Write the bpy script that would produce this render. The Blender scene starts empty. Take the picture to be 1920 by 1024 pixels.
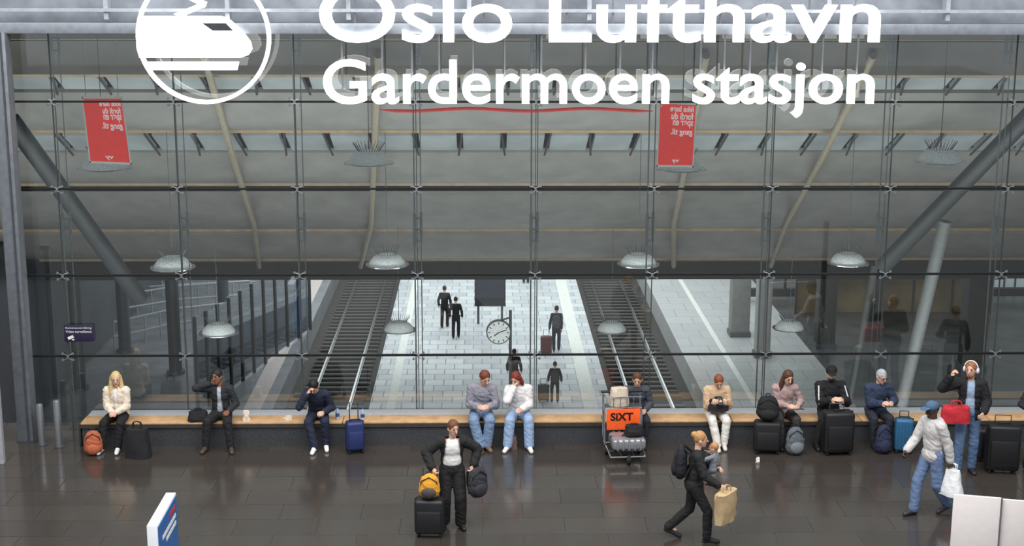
import bpy, bmesh, math, random
from mathutils import Vector as V, Matrix as MX, noise as NZ
S=bpy.context.scene; C=S.collection; random.seed(4)
S.view_settings.view_transform='Standard'
R=math.radians
# ---------------------------------------------------------------- camera model
FPX=2750.; PIT=R(12.4); YAW=R(1.2); ROLL=R(.15); H=8.2
CAM=V((0,0,H))
fw=V((math.sin(YAW)*math.cos(PIT),math.cos(YAW)*math.cos(PIT),-math.sin(PIT)))
rt=V((math.cos(YAW),-math.sin(YAW),0)); up=rt.cross(fw)
rt,up=rt*math.cos(ROLL)+up*math.sin(ROLL),up*math.cos(ROLL)-rt*math.sin(ROLL)
def ray(px,py): return fw+rt*((px-960)/FPX)-up*((py-512)/FPX)
def F(px,py,z=0.):
    d=ray(px,py); return CAM+d*((z-H)/d.z)
def W(px,py,Y):
    d=ray(px,py); return CAM+d*(Y/d.y)
def T_(px,py,t): return CAM+ray(px,py)*t
cd=bpy.data.cameras.new('camera'); co=bpy.data.objects.new('camera',cd); C.objects.link(co)
cd.sensor_width=36; cd.lens=FPX/1920*36; cd.clip_end=500
m4=MX((rt,up,-fw)).transposed().to_4x4(); m4.translation=CAM; co.matrix_world=m4; S.camera=co
# ---------------------------------------------------------------- materials
def lin(c): return tuple(((x/255)/12.92 if x/255<=.04045 else ((x/255+.055)/1.055)**2.4) for x in c)
_mc={}
def mat(rgb,rough=.6,metal=0.,bump=0.,scale=10.,var=.12,emit=0.):
    key=(rgb,rough,metal,bump,scale,var,emit)
    if key in _mc: return _mc[key]
    m=bpy.data.materials.new('surface'); m.use_nodes=True; n=m.node_tree.nodes; l=m.node_tree.links
    b=n['Principled BSDF']; c=lin(rgb)
    tc=n.new('ShaderNodeTexCoord'); nz=n.new('ShaderNodeTexNoise'); nz.inputs['Scale'].default_value=scale; nz.inputs['Detail'].default_value=4
    l.new(tc.outputs['Object'],nz.inputs['Vector'])
    rp=n.new('ShaderNodeValToRGB'); l.new(nz.outputs['Fac'],rp.inputs['Fac'])
    rp.color_ramp.elements[0].position=.3; rp.color_ramp.elements[1].position=.7
    rp.color_ramp.elements[0].color=(*[x*(1-var) for x in c],1); rp.color_ramp.elements[1].color=(*[min(1,x*(1+var)) for x in c],1)
    l.new(rp.outputs['Color'],b.inputs['Base Color'])
    b.inputs['Roughness'].default_value=rough; b.inputs['Metallic'].default_value=metal
    if bump:
        bp=n.new('ShaderNodeBump'); bp.inputs['Strength'].default_value=bump; bp.inputs['Distance'].default_value=.03
        l.new(nz.outputs['Fac'],bp.inputs['Height']); l.new(bp.outputs['Normal'],b.inputs['Normal'])
    if emit:
        l.new(rp.outputs['Color'],b.inputs['Emission Color']); b.inputs['Emission Strength'].default_value=emit
    _mc[key]=m; return m
def brick(c1,c2,mort,bw,rh,msz,rough,ofs=.5,spec=.5):
    m=bpy.data.materials.new('tiles'); m.use_nodes=True; n=m.node_tree.nodes; l=m.node_tree.links
    b=n['Principled BSDF']; tc=n.new('ShaderNodeTexCoord'); t=n.new('ShaderNodeTexBrick'); t.offset=ofs
    l.new(tc.outputs['Object'],t.inputs['Vector'])
    t.inputs['Color1'].default_value=(*lin(c1),1); t.inputs['Color2'].default_value=(*lin(c2),1); t.inputs['Mortar'].default_value=(*lin(mort),1)
    t.inputs['Scale'].default_value=1; t.inputs['Brick Width'].default_value=bw; t.inputs['Row Height'].default_value=rh; t.inputs['Mortar Size'].default_value=msz
    l.new(t.outputs['Color'],b.inputs['Base Color']); b.inputs['Specular IOR Level'].default_value=spec
    nz=n.new('ShaderNodeTexNoise'); nz.inputs['Scale'].default_value=1.3; nz.inputs['Detail'].default_value=5; l.new(tc.outputs['Object'],nz.inputs['Vector'])
    mr=n.new('ShaderNodeMapRange'); mr.inputs['To Min'].default_value=rough*.75; mr.inputs['To Max'].default_value=rough*1.3
    l.new(nz.outputs['Fac'],mr.inputs['Value'])
    ad=n.new('ShaderNodeMath'); ad.operation='MULTIPLY_ADD'; ad.inputs[1].default_value=.3; l.new(t.outputs['Fac'],ad.inputs[0]); l.new(mr.outputs['Result'],ad.inputs[2]); l.new(ad.outputs[0],b.inputs['Roughness'])
    return m
def glassmat(tint,fac):
    m=bpy.data.materials.new('clear_glass'); m.use_nodes=True; n=m.node_tree.nodes; l=m.node_tree.links
    n.remove(n['Principled BSDF']); o=n['Material Output']
    t=n.new('ShaderNodeBsdfTransparent'); t.inputs['Color'].default_value=(*tint,1)
    g=n.new('ShaderNodeBsdfGlossy'); g.inputs['Roughness'].default_value=0.02
    mx=n.new('ShaderNodeMixShader'); mx.inputs[0].default_value=fac
    l.new(t.outputs[0],mx.inputs[1]); l.new(g.outputs[0],mx.inputs[2]); l.new(mx.outputs[0],o.inputs[0]); return m
STEEL=mat((150,152,156),.35,.7,var=.05); DSTEEL=mat((88,92,98),.45,.5); CHROME=mat((190,192,195),.2,.9,var=.03)
BLACK=mat((22,22,24),.55); RUBBER=mat((18,18,18),.8); WHITE=mat((235,235,232),.5,var=.03)
def cloth(rgb,b=.22): return mat(rgb,.85,0,b,22.,.1)
# ---------------------------------------------------------------- mesh helpers
def xf(t,bm,mx):
    bmesh.ops.transform(t,matrix=mx,verts=t.verts); me=bpy.data.meshes.new('tmp'); t.to_mesh(me); t.free(); bm.from_mesh(me); bpy.data.meshes.remove(me)
def bx(bm,c,s,rot=None,bev=0,seg=2):
    t=bmesh.new(); bmesh.ops.create_cube(t,size=1); bmesh.ops.scale(t,vec=s,verts=t.verts)
    if bev: bmesh.ops.bevel(t,geom=t.edges[:],offset=min(bev,.49*min(s)),segments=seg,profile=.5,affect='EDGES')
    mx=MX.Translation(V(c))
    if rot is not None: mx=mx@rot.to_4x4()
    xf(t,bm,mx); return bm
def ell(bm,c,r,rot=None,n=14):
    t=bmesh.new(); bmesh.ops.create_uvsphere(t,u_segments=n,v_segments=max(6,n*2//3),radius=1); bmesh.ops.scale(t,vec=r,verts=t.verts)
    mx=MX.Translation(V(c))
    if rot is not None: mx=mx@rot.to_4x4()
    xf(t,bm,mx); return bm
def rings(bm,rs,cap=True,closed=False):
    vs=[[bm.verts.new(p) for p in r] for r in rs]; n=len(rs[0])
    for a,b in zip(vs,vs[1:]+([vs[0]] if closed else [])):
        for i in range(n): bm.faces.new((a[i],a[(i+1)%n],b[(i+1)%n],b[i]))
    if cap and not closed: bm.faces.new(vs[0][::-1]); bm.faces.new(vs[-1])
def rc(bm,p1,r1,p2,r2,n=10,flat=False):
    p1=V(p1);p2=V(p2);u=p2-p1
    u=u.normalized() if u.length>1e-6 else V((0,0,1)); a=u.orthogonal().normalized(); b=u.cross(a); rs=[]
    sp=((0,),(0,)) if flat else ((-80,-50,-20,0),(0,20,50,80))
    for p,r,ph in ((p1,r1,sp[0]),(p2,r2,sp[1])):
        for q in ph:
            c_,s_=math.cos(R(q))*r,math.sin(R(q))*r
            rs.append([p+u*s_+(a*math.cos(2*math.pi*i/n)+b*math.sin(2*math.pi*i/n))*c_ for i in range(n)])
    rings(bm,rs); return bm
def cyl(bm,p1,p2,r,r2=None,n=14): return rc(bm,p1,r,p2,r if r2 is None else r2,n,True)
def tube(bm,pts,r,n=8,closed=False):
    pts=[V(p) for p in pts]; rs=[]; prev=None; N=len(pts)
    for i,p in enumerate(pts):
        d=(pts[(i+1)%N]-pts[i-1]) if closed else (pts[min(i+1,N-1)]-pts[max(i-1,0)])
        d.normalize()
        a=(prev-d*prev.dot(d)).normalized() if prev is not None and (prev-d*prev.dot(d)).length>1e-4 else d.orthogonal().normalized()
        prev=a; b=d.cross(a); rr=r[i] if isinstance(r,(list,tuple)) else r
        rs.append([p+(a*math.cos(2*math.pi*j/n)+b*math.sin(2*math.pi*j/n))*rr for j in range(n)])
    rings(bm,rs,True,closed); return bm
def lathe(bm,prof,c,n=28,ax=None):
    c=V(c); rs=[]
    for r,z in prof:
        ring=[]
        for i in range(n):
            q=V((math.cos(2*math.pi*i/n)*r,math.sin(2*math.pi*i/n)*r,z))
            ring.append(c+(ax@q if ax is not None else q))
        rs.append(ring)
    rings(bm,rs); return bm
def poly(bm,pts,d):
    d=V(d); a=[bm.verts.new(V(p)) for p in pts]; b=[bm.verts.new(V(p)+d) for p in pts]; n=len(a)
    bm.faces.new(a); bm.faces.new(b[::-1])
    for i in range(n): bm.faces.new((a[i],b[i],b[(i+1)%n],a[(i+1)%n]))
    return bm
B=bmesh.new
def tag(o,label,cat,group=None,kind=None):
    o['label']=label; o['category']=cat
    if group: o['group']=group
    if kind: o['kind']=kind
    return o
def obj(name,bm,m,parent=None,off=None,ang=40):
    if isinstance(bm,bmesh.types.BMesh):
        bmesh.ops.recalc_face_normals(bm,faces=bm.faces[:]); me=bpy.data.meshes.new(name); bm.to_mesh(me); bm.free()
    else: me=bm
    if off is not None: me.transform(MX.Translation(-V(off)))
    me.materials.clear(); me.materials.append(m)
    me.shade_smooth()
    if ang<180: me.set_sharp_from_angle(angle=R(ang))
    o=bpy.data.objects.new(name,me); C.objects.link(o)
    if parent: o.parent=parent
    return o
def thing(name,label,cat,loc=(0,0,0),rz=0,group=None):
    o=bpy.data.objects.new(name,None); o.empty_display_size=.1; C.objects.link(o); o.location=loc; o.rotation_euler=(0,0,rz)
    return tag(o,label,cat,group)
def dup(root,loc,label=None,rz=None):
    def cp(o,par):
        c=o.copy(); C.objects.link(c); c.parent=par
        for ch in o.children: cp(ch,c)
        return c
    c=cp(root,None); c.location=loc
    if label: c['label']=label
    if rz is not None: c.rotation_euler=(0,0,rz)
    return c
def struct(name,bm,m,label,cat): return tag(obj(name,bm,m),label,cat,kind='structure')
def fuse(pr,vox,sm=3,fold=0.):
    bm=B()
    for p in pr:
        if p[0]=='c': rc(bm,*p[1:],n=12)
        else: ell(bm,*p[1:])
    bmesh.ops.recalc_face_normals(bm,faces=bm.faces[:])
    me=bpy.data.meshes.new('tmp'); bm.to_mesh(me); bm.free(); o=bpy.data.objects.new('tmp',me); C.objects.link(o)
    r=o.modifiers.new('r','REMESH'); r.mode='VOXEL'; r.voxel_size=vox
    s=o.modifiers.new('s','SMOOTH'); s.factor=.5; s.iterations=sm
    out=bpy.data.meshes.new_from_object(o.evaluated_get(bpy.context.evaluated_depsgraph_get()))
    bpy.data.objects.remove(o); bpy.data.meshes.remove(me)
    if fold:
        sd=random.uniform(0,50); cs=[(v.co.copy(),v.normal.copy()) for v in out.vertices]
        for v,(c,n) in zip(out.vertices,cs):
            a=NZ.noise(V((c.x*9+sd,c.y*9,c.z*16+c.x*7))); v.co=c+n*fold*(1-2.2*abs(a))
    return out
def textmesh(s,bold=0,ext=0):
    cu=bpy.data.curves.new('t','FONT'); cu.body=s; cu.size=1; cu.offset=bold; cu.extrude=ext; cu.resolution_u=6
    o=bpy.data.objects.new('t',cu); C.objects.link(o)
    me=bpy.data.meshes.new_from_object(o.evaluated_get(bpy.context.evaluated_depsgraph_get()))
    bpy.data.objects.remove(o); bpy.data.curves.remove(cu)
    xs=[v.co.x for v in me.vertices] or [0]; ys=[v.co.y for v in me.vertices] or [0]
    return me,min(xs),max(xs),min(ys),max(ys)
def text_on(s,fn,m,parent,off,bold=0.01,name='lettering'):
    me,a,b,c,d=textmesh(s,bold)
    for v in me.vertices: v.co=fn((v.co.x-a)/(b-a),(v.co.y-c)/(d-c))
    return obj(name,me,m,parent,off)
# ---------------------------------------------------------------- setting: hall
YB=23.68; ZS=.42; YG=24.5; YT=24.1
ZR=[W(960,y,YG).z for y in (665,515,354,191,62)]
struct('floor',bx(B(),(0,-17,-.15),(70,84,.3)),brick((60,55,51),(68,62,57),(42,38,36),1.2,.6,.007,.15,.5,.75),'polished dark stone tile floor of the hall','floor')
x4=W(1003,515,YG).x; dx=(W(1655,515,YG).x-W(338,515,YG).x)/6
SX=[x4+dx*k for k in range(-4,6)]
XL=W(30,515,YG).x
GL=glassmat((.86,.9,.89),.12)
wn=struct('window_1',bx(B(),((XL+13)/2,YG,(ZR[4]+.1)/2),(13-XL,.02,ZR[4]-.1)),GL,'tall frameless glass wall between hall and platforms','glass wall')
SEAL=mat((14,15,16),.5)
for z in ZR[:4]: obj('glazing_joint',bx(B(),((XL+13)/2,YG-.005,z),(13-XL,.05,.032)),SEAL,wn)
for x in SX: obj('glazing_joint',bx(B(),(x,YG-.005,ZR[4]/2),(.012,.045,ZR[4])),mat((60,66,66),.4),wn)
# bench
e=thing('bench','long low bench with pale wooden top on dark speckled stone base','bench',(0,YB,0))
xb0=W(150,790,YB).x; xb1=12.
obj('base',bx(B(),((xb0+xb1)/2,.23,.19),(xb1-xb0-.04,.42,.38)),mat((64,65,68),.3,0,.05,60,.45),e)
bm=B(); L=2.2; x=xb0
while x<xb1:
    bx(bm,(x+L/2,.2,.405),(L-.01,.4,.03),bev=.006); x+=L
obj('seat_top',bm,mat((196,156,112),.4,0,.05,6,.2),e)
obj('front_edge',bx(B(),((xb0+xb1)/2,-.004,.36),(xb1-xb0,.012,.055)),mat((60,58,56),.5),e)
obj('end_panel',bx(B(),(xb0-.015,.22,.2),(.03,.44,.4),bev=.005),mat((46,46,48),.5),e)
struct('trim_4',bx(B(),((xb0+xb1)/2,YB+.6,.2),(xb1-xb0,.36,.4),bev=.01),mat((160,162,164),.45,0,.05,20),'pale stone sill between bench and glass','sill')
# steel column, transoms, clerestory
xc=W(31,515,YT).x
e=thing('steel_column','tall grey steel column at the end of the glass wall','column',(xc,YT,0))
obj('shaft',bx(B(),(0,0,3.45),(.26,.3,6.9),bev=.01),mat((126,130,136),.4,.4),e)
obj('cover_strip',bx(B(),(.06,-.16,3.45),(.03,.02,6.9)),DSTEEL,e); obj('base_plate',bx(B(),(0,0,.01),(.3,.36,.02)),DSTEEL,e)
z0=W(960,64,YT).z; z1=W(960,44,YT).z
struct('trim_1',bx(B(),(0,YT+.1,(z0+z1)/2),(30,.3,z1-z0),bev=.01),mat((152,158,166),.4,.3),'grey steel transom above the glass wall','beam')
struct('trim_2',bx(B(),(0,YT+.02,W(960,20,YT).z),(30,.12,.05)),mat((184,190,196),.4,.2),'slim steel rail above the transom','beam')
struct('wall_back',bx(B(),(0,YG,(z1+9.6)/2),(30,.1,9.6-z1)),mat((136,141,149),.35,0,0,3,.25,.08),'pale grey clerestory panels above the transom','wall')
bm=B()
for i in range(-7,9): bx(bm,(i*1.95-.2,YT+.1,8.3),(.07,.2,2.4))
struct('trim_3',bm,mat((180,186,192),.4,.2),'upright steel mullions of the clerestory','beam')
# spider fittings and tension rods
FIT=mat((150,152,155),.3,.6,var=.03)
pr=None
for x in SX:
    for z in ZR[:4]:
        if pr is None:
            pr=thing('glass_fitting','four armed steel bracket clamping the corners of the glass panes','bracket',(x,YG-.03,z),0,'glass wall brackets')
            obj('hub',cyl(B(),(0,-.05,0),(0,.02,0),.02),FIT,pr)
            for a in (-1,1):
                for b in (-1,1):
                    bm=tube(B(),[(0,-.04,b*.02),(a*.05,-.045,b*.045),(a*.085,-.025,b*.05)],.007); cyl(bm,(a*.085,-.04,b*.055),(a*.085,-.01,b*.055),.021); obj('arm',bm,FIT,pr)
        else: dup(pr,(x,YG-.03,z))
pr=None
for i,x in enumerate(SX):
    if pr is None:
        pr=thing('tension_rod','slim steel tension rod with turnbuckles running up behind the glass','rod',(x-.06,YG+.35,0),0,'tension rods behind the glass wall')
        obj('rod',cyl(B(),(0,0,0),(0,0,7.2),.013,n=8),STEEL,pr); obj('rod',cyl(B(),(.11,.06,0),(.11,.06,7.2),.009,n=8),STEEL,pr)
        for zz in (3.5,6.55):
            obj('turnbuckle',cyl(B(),(0,0,zz-.28),(0,0,zz+.28),.028),STEEL,pr); obj('turnbuckle',cyl(B(),(.11,.06,zz-.2),(.11,.06,zz+.3),.024),STEEL,pr)
            bm=B()
            for q in (-.2,0,.2): bx(bm,(.055,.03,zz+q),(.16,.05,.03))
            obj('clamp',bm,STEEL,pr)
    else: dup(pr,(x-.06,YG+.35,0))
# ---------------------------------------------------------------- sign
YS=24.0; LIT=mat((255,255,255),.5,var=0.,emit=1.3)
def letters(txt,px0,px1,pyb,caph,label):
    a=W(px0,pyb,YS); b=W(px1,pyb,YS); zc=W(px0,pyb-caph,YS).z-a.z; bold=.01
    e=thing('illuminated_lettering',label,'sign',(a.x,YS,a.z))
    full=textmesh(txt,bold); hh=textmesh('H',bold); wx=(b.x-a.x)/(full[2]-full[1]); wz=zc/(hh[4]-hh[3]); base=hh[3]; sl=(b.z-a.z)/(b.x-a.x)
    for i,ch in enumerate(txt):
        if ch==' ': continue
        g=textmesh(ch,bold,.05); pm=textmesh(txt[:i+1],bold); o=pm[2]-g[2]-full[1]
        for v in g[0].vertices:
            x=(v.co.x+o)*wx; yy=v.co.y-base
            v.co=V((x,-v.co.z,yy*wz+x*sl))
        obj('letter',g[0],LIT,e)
        if ch not in "ij":
            xm=((g[1]+g[2])/2+o)*wx
            obj('mounting_rod',bx(B(),(xm-.05,.13,zc*.45+.35),(.03,.03,.9)),STEEL,e)
    return e
letters('Oslo Lufthavn',600,1648,79,106,'large white illuminated letters reading Oslo Lufthavn, upper line')
letters('Gardermoen stasjon',607,1637,194,82,'white illuminated letters reading Gardermoen stasjon, lower line')
pc=W(382,69,YS); e=thing('train_pictogram','round white illuminated emblem with a train inside a ring','sign',pc)
r=(W(508,69,YS)-W(256,69,YS)).length/2
bm=B(); n=64; rs=[]
for i in range(n):
    a=2*math.pi*i/n; d=V((math.cos(a),0,math.sin(a))); rs.append([d*r+V((0,-.05,0)),d*r+V((0,.05,0)),d*(r*.945)+V((0,.05,0)),d*(r*.945)+V((0,-.05,0))])
rings(bm,rs,False,True); obj('ring',bm,LIT,e)
def pp(bm,pts,dy=.08,y0=-.04): return poly(bm,[W(x,y,YS)-pc+V((0,y0,0)) for x,y in pts],(0,dy,0))
obj('train_body',pp(B(),[(265,30),(415,30),(428,34),(455,58),(470,78),(473,92),(466,103),(452,108),(262,108),(257,90),(256,70),(258,50)]),LIT,e)
obj('train_window',pp(B(),[(380,43),(424,43),(438,57),(400,57)],.03,-.06),mat((60,62,66),.4),e)
obj('rail_bar',pp(B(),[(276,116),(448,116),(445,131),(287,131)]),LIT,e)
bm=pp(B(),[(326,26),(376,6),(386,12),(340,32)]); pp(bm,[(340,-8),(352,-12),(388,4),(384,14)]); pp(bm,[(340,-10),(352,-2),(380,-40),(366,-44)]); obj('pantograph',bm,LIT,e)
# ---------------------------------------------------------------- station below
ZP=-7.2; ZT=-8.05
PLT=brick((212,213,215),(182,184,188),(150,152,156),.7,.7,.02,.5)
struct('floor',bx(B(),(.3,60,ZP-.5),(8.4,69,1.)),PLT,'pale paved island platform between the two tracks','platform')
struct('floor',bx(B(),(-18.2,60,ZP-.5),(22,69,1.)),mat((128,128,132),.4,0,0,2,.2),'dim platform beside the track on the image left','platform')  # lower light on this side put into a darker floor colour
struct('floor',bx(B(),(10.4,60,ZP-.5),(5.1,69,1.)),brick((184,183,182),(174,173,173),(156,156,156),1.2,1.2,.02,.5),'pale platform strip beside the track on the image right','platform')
struct('floor',bx(B(),(22.,60,ZP-.5),(18.1,69,1.)),mat((84,83,82),.35,0,0,1.,.4),'dark floor of the station beyond the pillars','platform')  # shadow beyond the pillars put into the dark floor colour
for xx,w in ((-3.15,.3),(3.75,.5),(9.5,.2),(-7.9,.6)):
    tag(obj('tactile_strip',bx(B(),(xx,60,ZP+.004),(w,69,.02)),mat((226,224,218),.6) if xx>-5 else mat((206,194,190),.6)),{-3.15:'narrow tactile strip on the island platform beside the clock side track',3.75:'wide pale tactile strip on the island platform near the red suitcase',9.5:'pale guide line along the platform by the pillars',-7.9:'pinkish strip along the platform by the dark posts'}[xx],'tactile strip')
tag(obj('track_ballast',bx(B(),(.3,59,ZT-.215),(16,66,.3)),mat((70,66,64),.95,0,1.,25,.7)),'dark gravel ballast under the railway tracks','gravel',kind='stuff')
SLP=mat((82,78,75),.85)
for tx,lb in ((-5.55,'railway track passing the dark posts, nearer the image left'),(6.2,'railway track beside the platform with pillars')):
    e=thing('railway_track',lb,'track',(tx,27,ZT),0)
    for s in (-1,1):
        bm=bx(B(),(s*.72,32.5,.13),(.06,64,.05)); bx(bm,(s*.72,32.5,.08),(.02,64,.1)); bx(bm,(s*.72,32.5,.04),(.13,64,.02)); obj('rail',bm,mat((200,200,200),.2,.9),e)
    s0=None
    for i in range(50):
        if s0 is None: s0=obj('sleeper',bx(B(),(0,0,-.01),(2.4,.22,.1),bev=.015),SLP,e); s0.location=(0,17,0)
        else: q=s0.copy(); C.objects.link(q); q.location=(0,17+.6*i,0)
struct('wall_far',bx(B(),(0,96,-3),(90,.3,12)),mat((100,103,105),.8),'grey end wall of the station','wall')
struct('wall_left',bx(B(),(-15.2,61,-4),(.3,66,6.2)),mat((56,61,68),.35,0,0,.5,.4),'dark side wall of the station','wall')
struct('wall_under',bx(B(),(0,24.9,-4.4),(70,.2,8)),mat((60,60,62),.8),'wall under the hall floor facing the tracks','wall')
# sloping roof
def roofY(py):
    ta=math.tan(PIT+math.atan((py-512)/FPX)); return 10.96/(.432-ta)
def rz_(Y): return 6.2-.432*(Y-30)
bm=B(); poly(bm,[(-34,26,rz_(26)+1.3),(34,26,rz_(26)+1.3),(34,52,rz_(52)+1.3),(-34,52,rz_(52)+1.3)],(0,.1,.25))
struct('ceiling',bm,mat((50,49,48),.8),'dark sloping roof deck over the station','roof')
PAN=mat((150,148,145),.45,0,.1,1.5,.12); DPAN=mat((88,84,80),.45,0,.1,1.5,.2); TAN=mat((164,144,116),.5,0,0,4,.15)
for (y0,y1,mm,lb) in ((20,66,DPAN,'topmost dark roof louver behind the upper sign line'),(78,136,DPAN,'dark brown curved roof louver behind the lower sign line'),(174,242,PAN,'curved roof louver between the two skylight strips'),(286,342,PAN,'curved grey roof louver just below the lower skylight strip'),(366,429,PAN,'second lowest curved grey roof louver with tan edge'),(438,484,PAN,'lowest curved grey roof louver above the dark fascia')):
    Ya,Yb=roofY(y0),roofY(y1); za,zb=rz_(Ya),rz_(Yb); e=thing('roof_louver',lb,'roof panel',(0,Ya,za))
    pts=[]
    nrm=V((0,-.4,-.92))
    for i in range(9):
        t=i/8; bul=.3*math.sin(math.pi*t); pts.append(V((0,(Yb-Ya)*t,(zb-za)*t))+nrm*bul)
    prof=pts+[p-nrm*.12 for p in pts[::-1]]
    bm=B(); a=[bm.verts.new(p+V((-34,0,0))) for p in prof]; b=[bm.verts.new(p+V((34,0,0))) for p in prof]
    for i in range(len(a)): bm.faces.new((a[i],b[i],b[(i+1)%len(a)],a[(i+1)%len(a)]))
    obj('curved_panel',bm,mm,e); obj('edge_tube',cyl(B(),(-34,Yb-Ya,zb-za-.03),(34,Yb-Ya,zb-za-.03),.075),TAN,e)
SKY=mat((158,164,167),.5,var=.2,scale=.7,emit=.16); STR=mat((66,63,60),.7)
for (y0,y1,lb) in ((148,170,'upper skylight strip behind the sign'),(257,284,'lower skylight strip of pale panes under the banners')):
    Ya,Yb=roofY(y0),roofY(y1); za,zb=rz_(Ya)+.03,rz_(Yb)+.03
    e=thing('skylight',lb,'skylight',(0,Ya,za)); wP=1.08
    for i in range(-17,18):
        obj('pane',poly(B(),[(i*wP-.46,.05,0),(i*wP+.46,.05,0),(i*wP+.46,Yb-Ya,zb-za),(i*wP-.46,Yb-Ya,zb-za)],(0,.05,.12)),SKY,e)
        sg=1 if i%2 else -1
        obj('strut',rc(B(),(i*wP+.54+sg*.06,-.1,.05),.028,(i*wP+.54-sg*.04,Yb-Ya-.15,zb-za-.1),.028,8),STR,e)
tag(obj('roof_fascia',bx(B(),(0,roofY(500),rz_(roofY(502))-.05),(68,.3,.62)),mat((30,30,30),.7)),'dark fascia beam at the lowest edge of the sloping roof','beam')
for px,lb in ((440,'pale roof rafter nearest the image left'),(690,'pale tube for a reflected band left of the platform clock'),(1290,'pale tube for a reflected band right of the platform clock'),(1530,'pale tube for a reflected band nearest the image right')):
    Y0,Y1=roofY(80),roofY(484); X0=W(px,300,38).x; s=1 if px>960 else -1
    bm=tube(B(),[(X0-.9*s,Y0,rz_(Y0)-.25),(X0-.3*s,(Y0*2+Y1)/3,rz_((Y0*2+Y1)/3)-.42),(X0+.3*s,(Y0+2*Y1)/3,rz_((Y0+2*Y1)/3)-.42),(X0+1.2*s,Y1,rz_(Y1)-.3)],.08)
    tag(obj('rafter_reflection',bm,mat((170,160,140),.5)),lb,'beam','roof rafters')  # left one a rafter; the others shaped after bands reflected in the glass
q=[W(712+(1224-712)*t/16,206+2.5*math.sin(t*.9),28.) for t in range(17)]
tag(obj('red_reflection_tube',tube(B(),q,[.01]+[.032]*15+[.01]),mat((206,44,40),.5,emit=.45)),'long wavy red tube standing in for a reflection in the glass under the station name','reflection')  # glowing tube added in place of a red reflection in the glass
# braces and pillars behind the glass
def brace(p,q,r,m,label):
    o=obj('steel_brace',cyl(B(),p,q,r,n=16),m); tag(o,label,'brace')
brace(W(1960,185,31),W(1655,500,34),.2,mat((50,53,57),.5),'thick dark diagonal brace at the upper right of the glass wall')
brace(W(20,225,31),W(262,560,34),.2,mat((44,47,51),.5),'thick dark diagonal brace at the left of the glass wall')
brace(W(1690,760,32),W(1772,415,31.4),.14,mat((92,94,96),.6),'slanted grey concrete column behind the grey haired person')
brace(W(1592,760,36),W(1640,500,37),.09,mat((76,78,78),.6),'slim slanted post behind the person in the black cap')
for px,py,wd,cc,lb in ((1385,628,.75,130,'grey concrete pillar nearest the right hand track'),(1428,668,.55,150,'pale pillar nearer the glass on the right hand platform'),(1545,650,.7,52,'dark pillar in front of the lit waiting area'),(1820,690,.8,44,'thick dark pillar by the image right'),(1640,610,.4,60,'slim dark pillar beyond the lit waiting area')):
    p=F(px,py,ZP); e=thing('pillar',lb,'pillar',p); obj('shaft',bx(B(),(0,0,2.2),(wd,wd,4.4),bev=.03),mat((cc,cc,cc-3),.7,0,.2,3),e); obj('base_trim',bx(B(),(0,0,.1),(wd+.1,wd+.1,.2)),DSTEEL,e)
p0=W(1490,575,62); p1=W(1850,630,62)
e=thing('waiting_shelter','warm lit low shelter on the right hand platform','shelter',(p0.x,62,ZP)); wd=p1.x-p0.x
obj('wall_panel',bx(B(),(wd/2,0,.8),(wd,.15,1.6)),mat((112,96,68),.6,0,0,.6,.5,.08),e)  # warm interior light put into the panel as a faint glow
obj('canopy',bx(B(),(wd/2,-.5,1.75),(wd+.4,1.2,.14)),mat((60,60,60),.6),e)
for i in range(6): obj('upright',bx(B(),(i*wd/5,-.2,.85),(.08,.1,1.7)),mat((60,57,52),.6),e)
e=thing('track_edge_beam','long dark beam hanging above the far right platform','beam',W(1430,548,64)); o0=V(e.location)
obj('girder',bx(B(),(7,0,0),(16,.3,.35)),mat((40,40,42),.6),e)
for i in range(5): obj('hanger',bx(B(),(1+3*i,0,.6),(.12,.12,1.2)),mat((40,40,42),.6),e)
for nm,(xa,ya,xb,yb,YY),cc,em,lb in (('window_2',(1685,516,1800,572,70),(205,212,216),.6,'bright daylight opening at the far side of the station'),('window_3',(372,524,486,572,78),(170,184,194),.5,'pale daylight opening beyond the railings on the image left'),('window_4',(1862,520,1960,560,66),(180,190,196),.45,'pale daylight opening at the image right edge of the station')):
    a=W(xa,ya,YY); b=W(xb,yb,YY); bm=bx(B(),((a.x+b.x)/2,YY,(a.z+b.z)/2),(b.x-a.x,.1,a.z-b.z))
    wn2=struct(nm,bm,mat(cc,.5,var=.08,scale=.8,emit=em),lb,'opening')
    for i in range(1,5): obj('glazing_bar',bx(B(),(a.x+(b.x-a.x)*i/5,YY-.1,(a.z+b.z)/2),(.06,.1,a.z-b.z)),DSTEEL,wn2)
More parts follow.
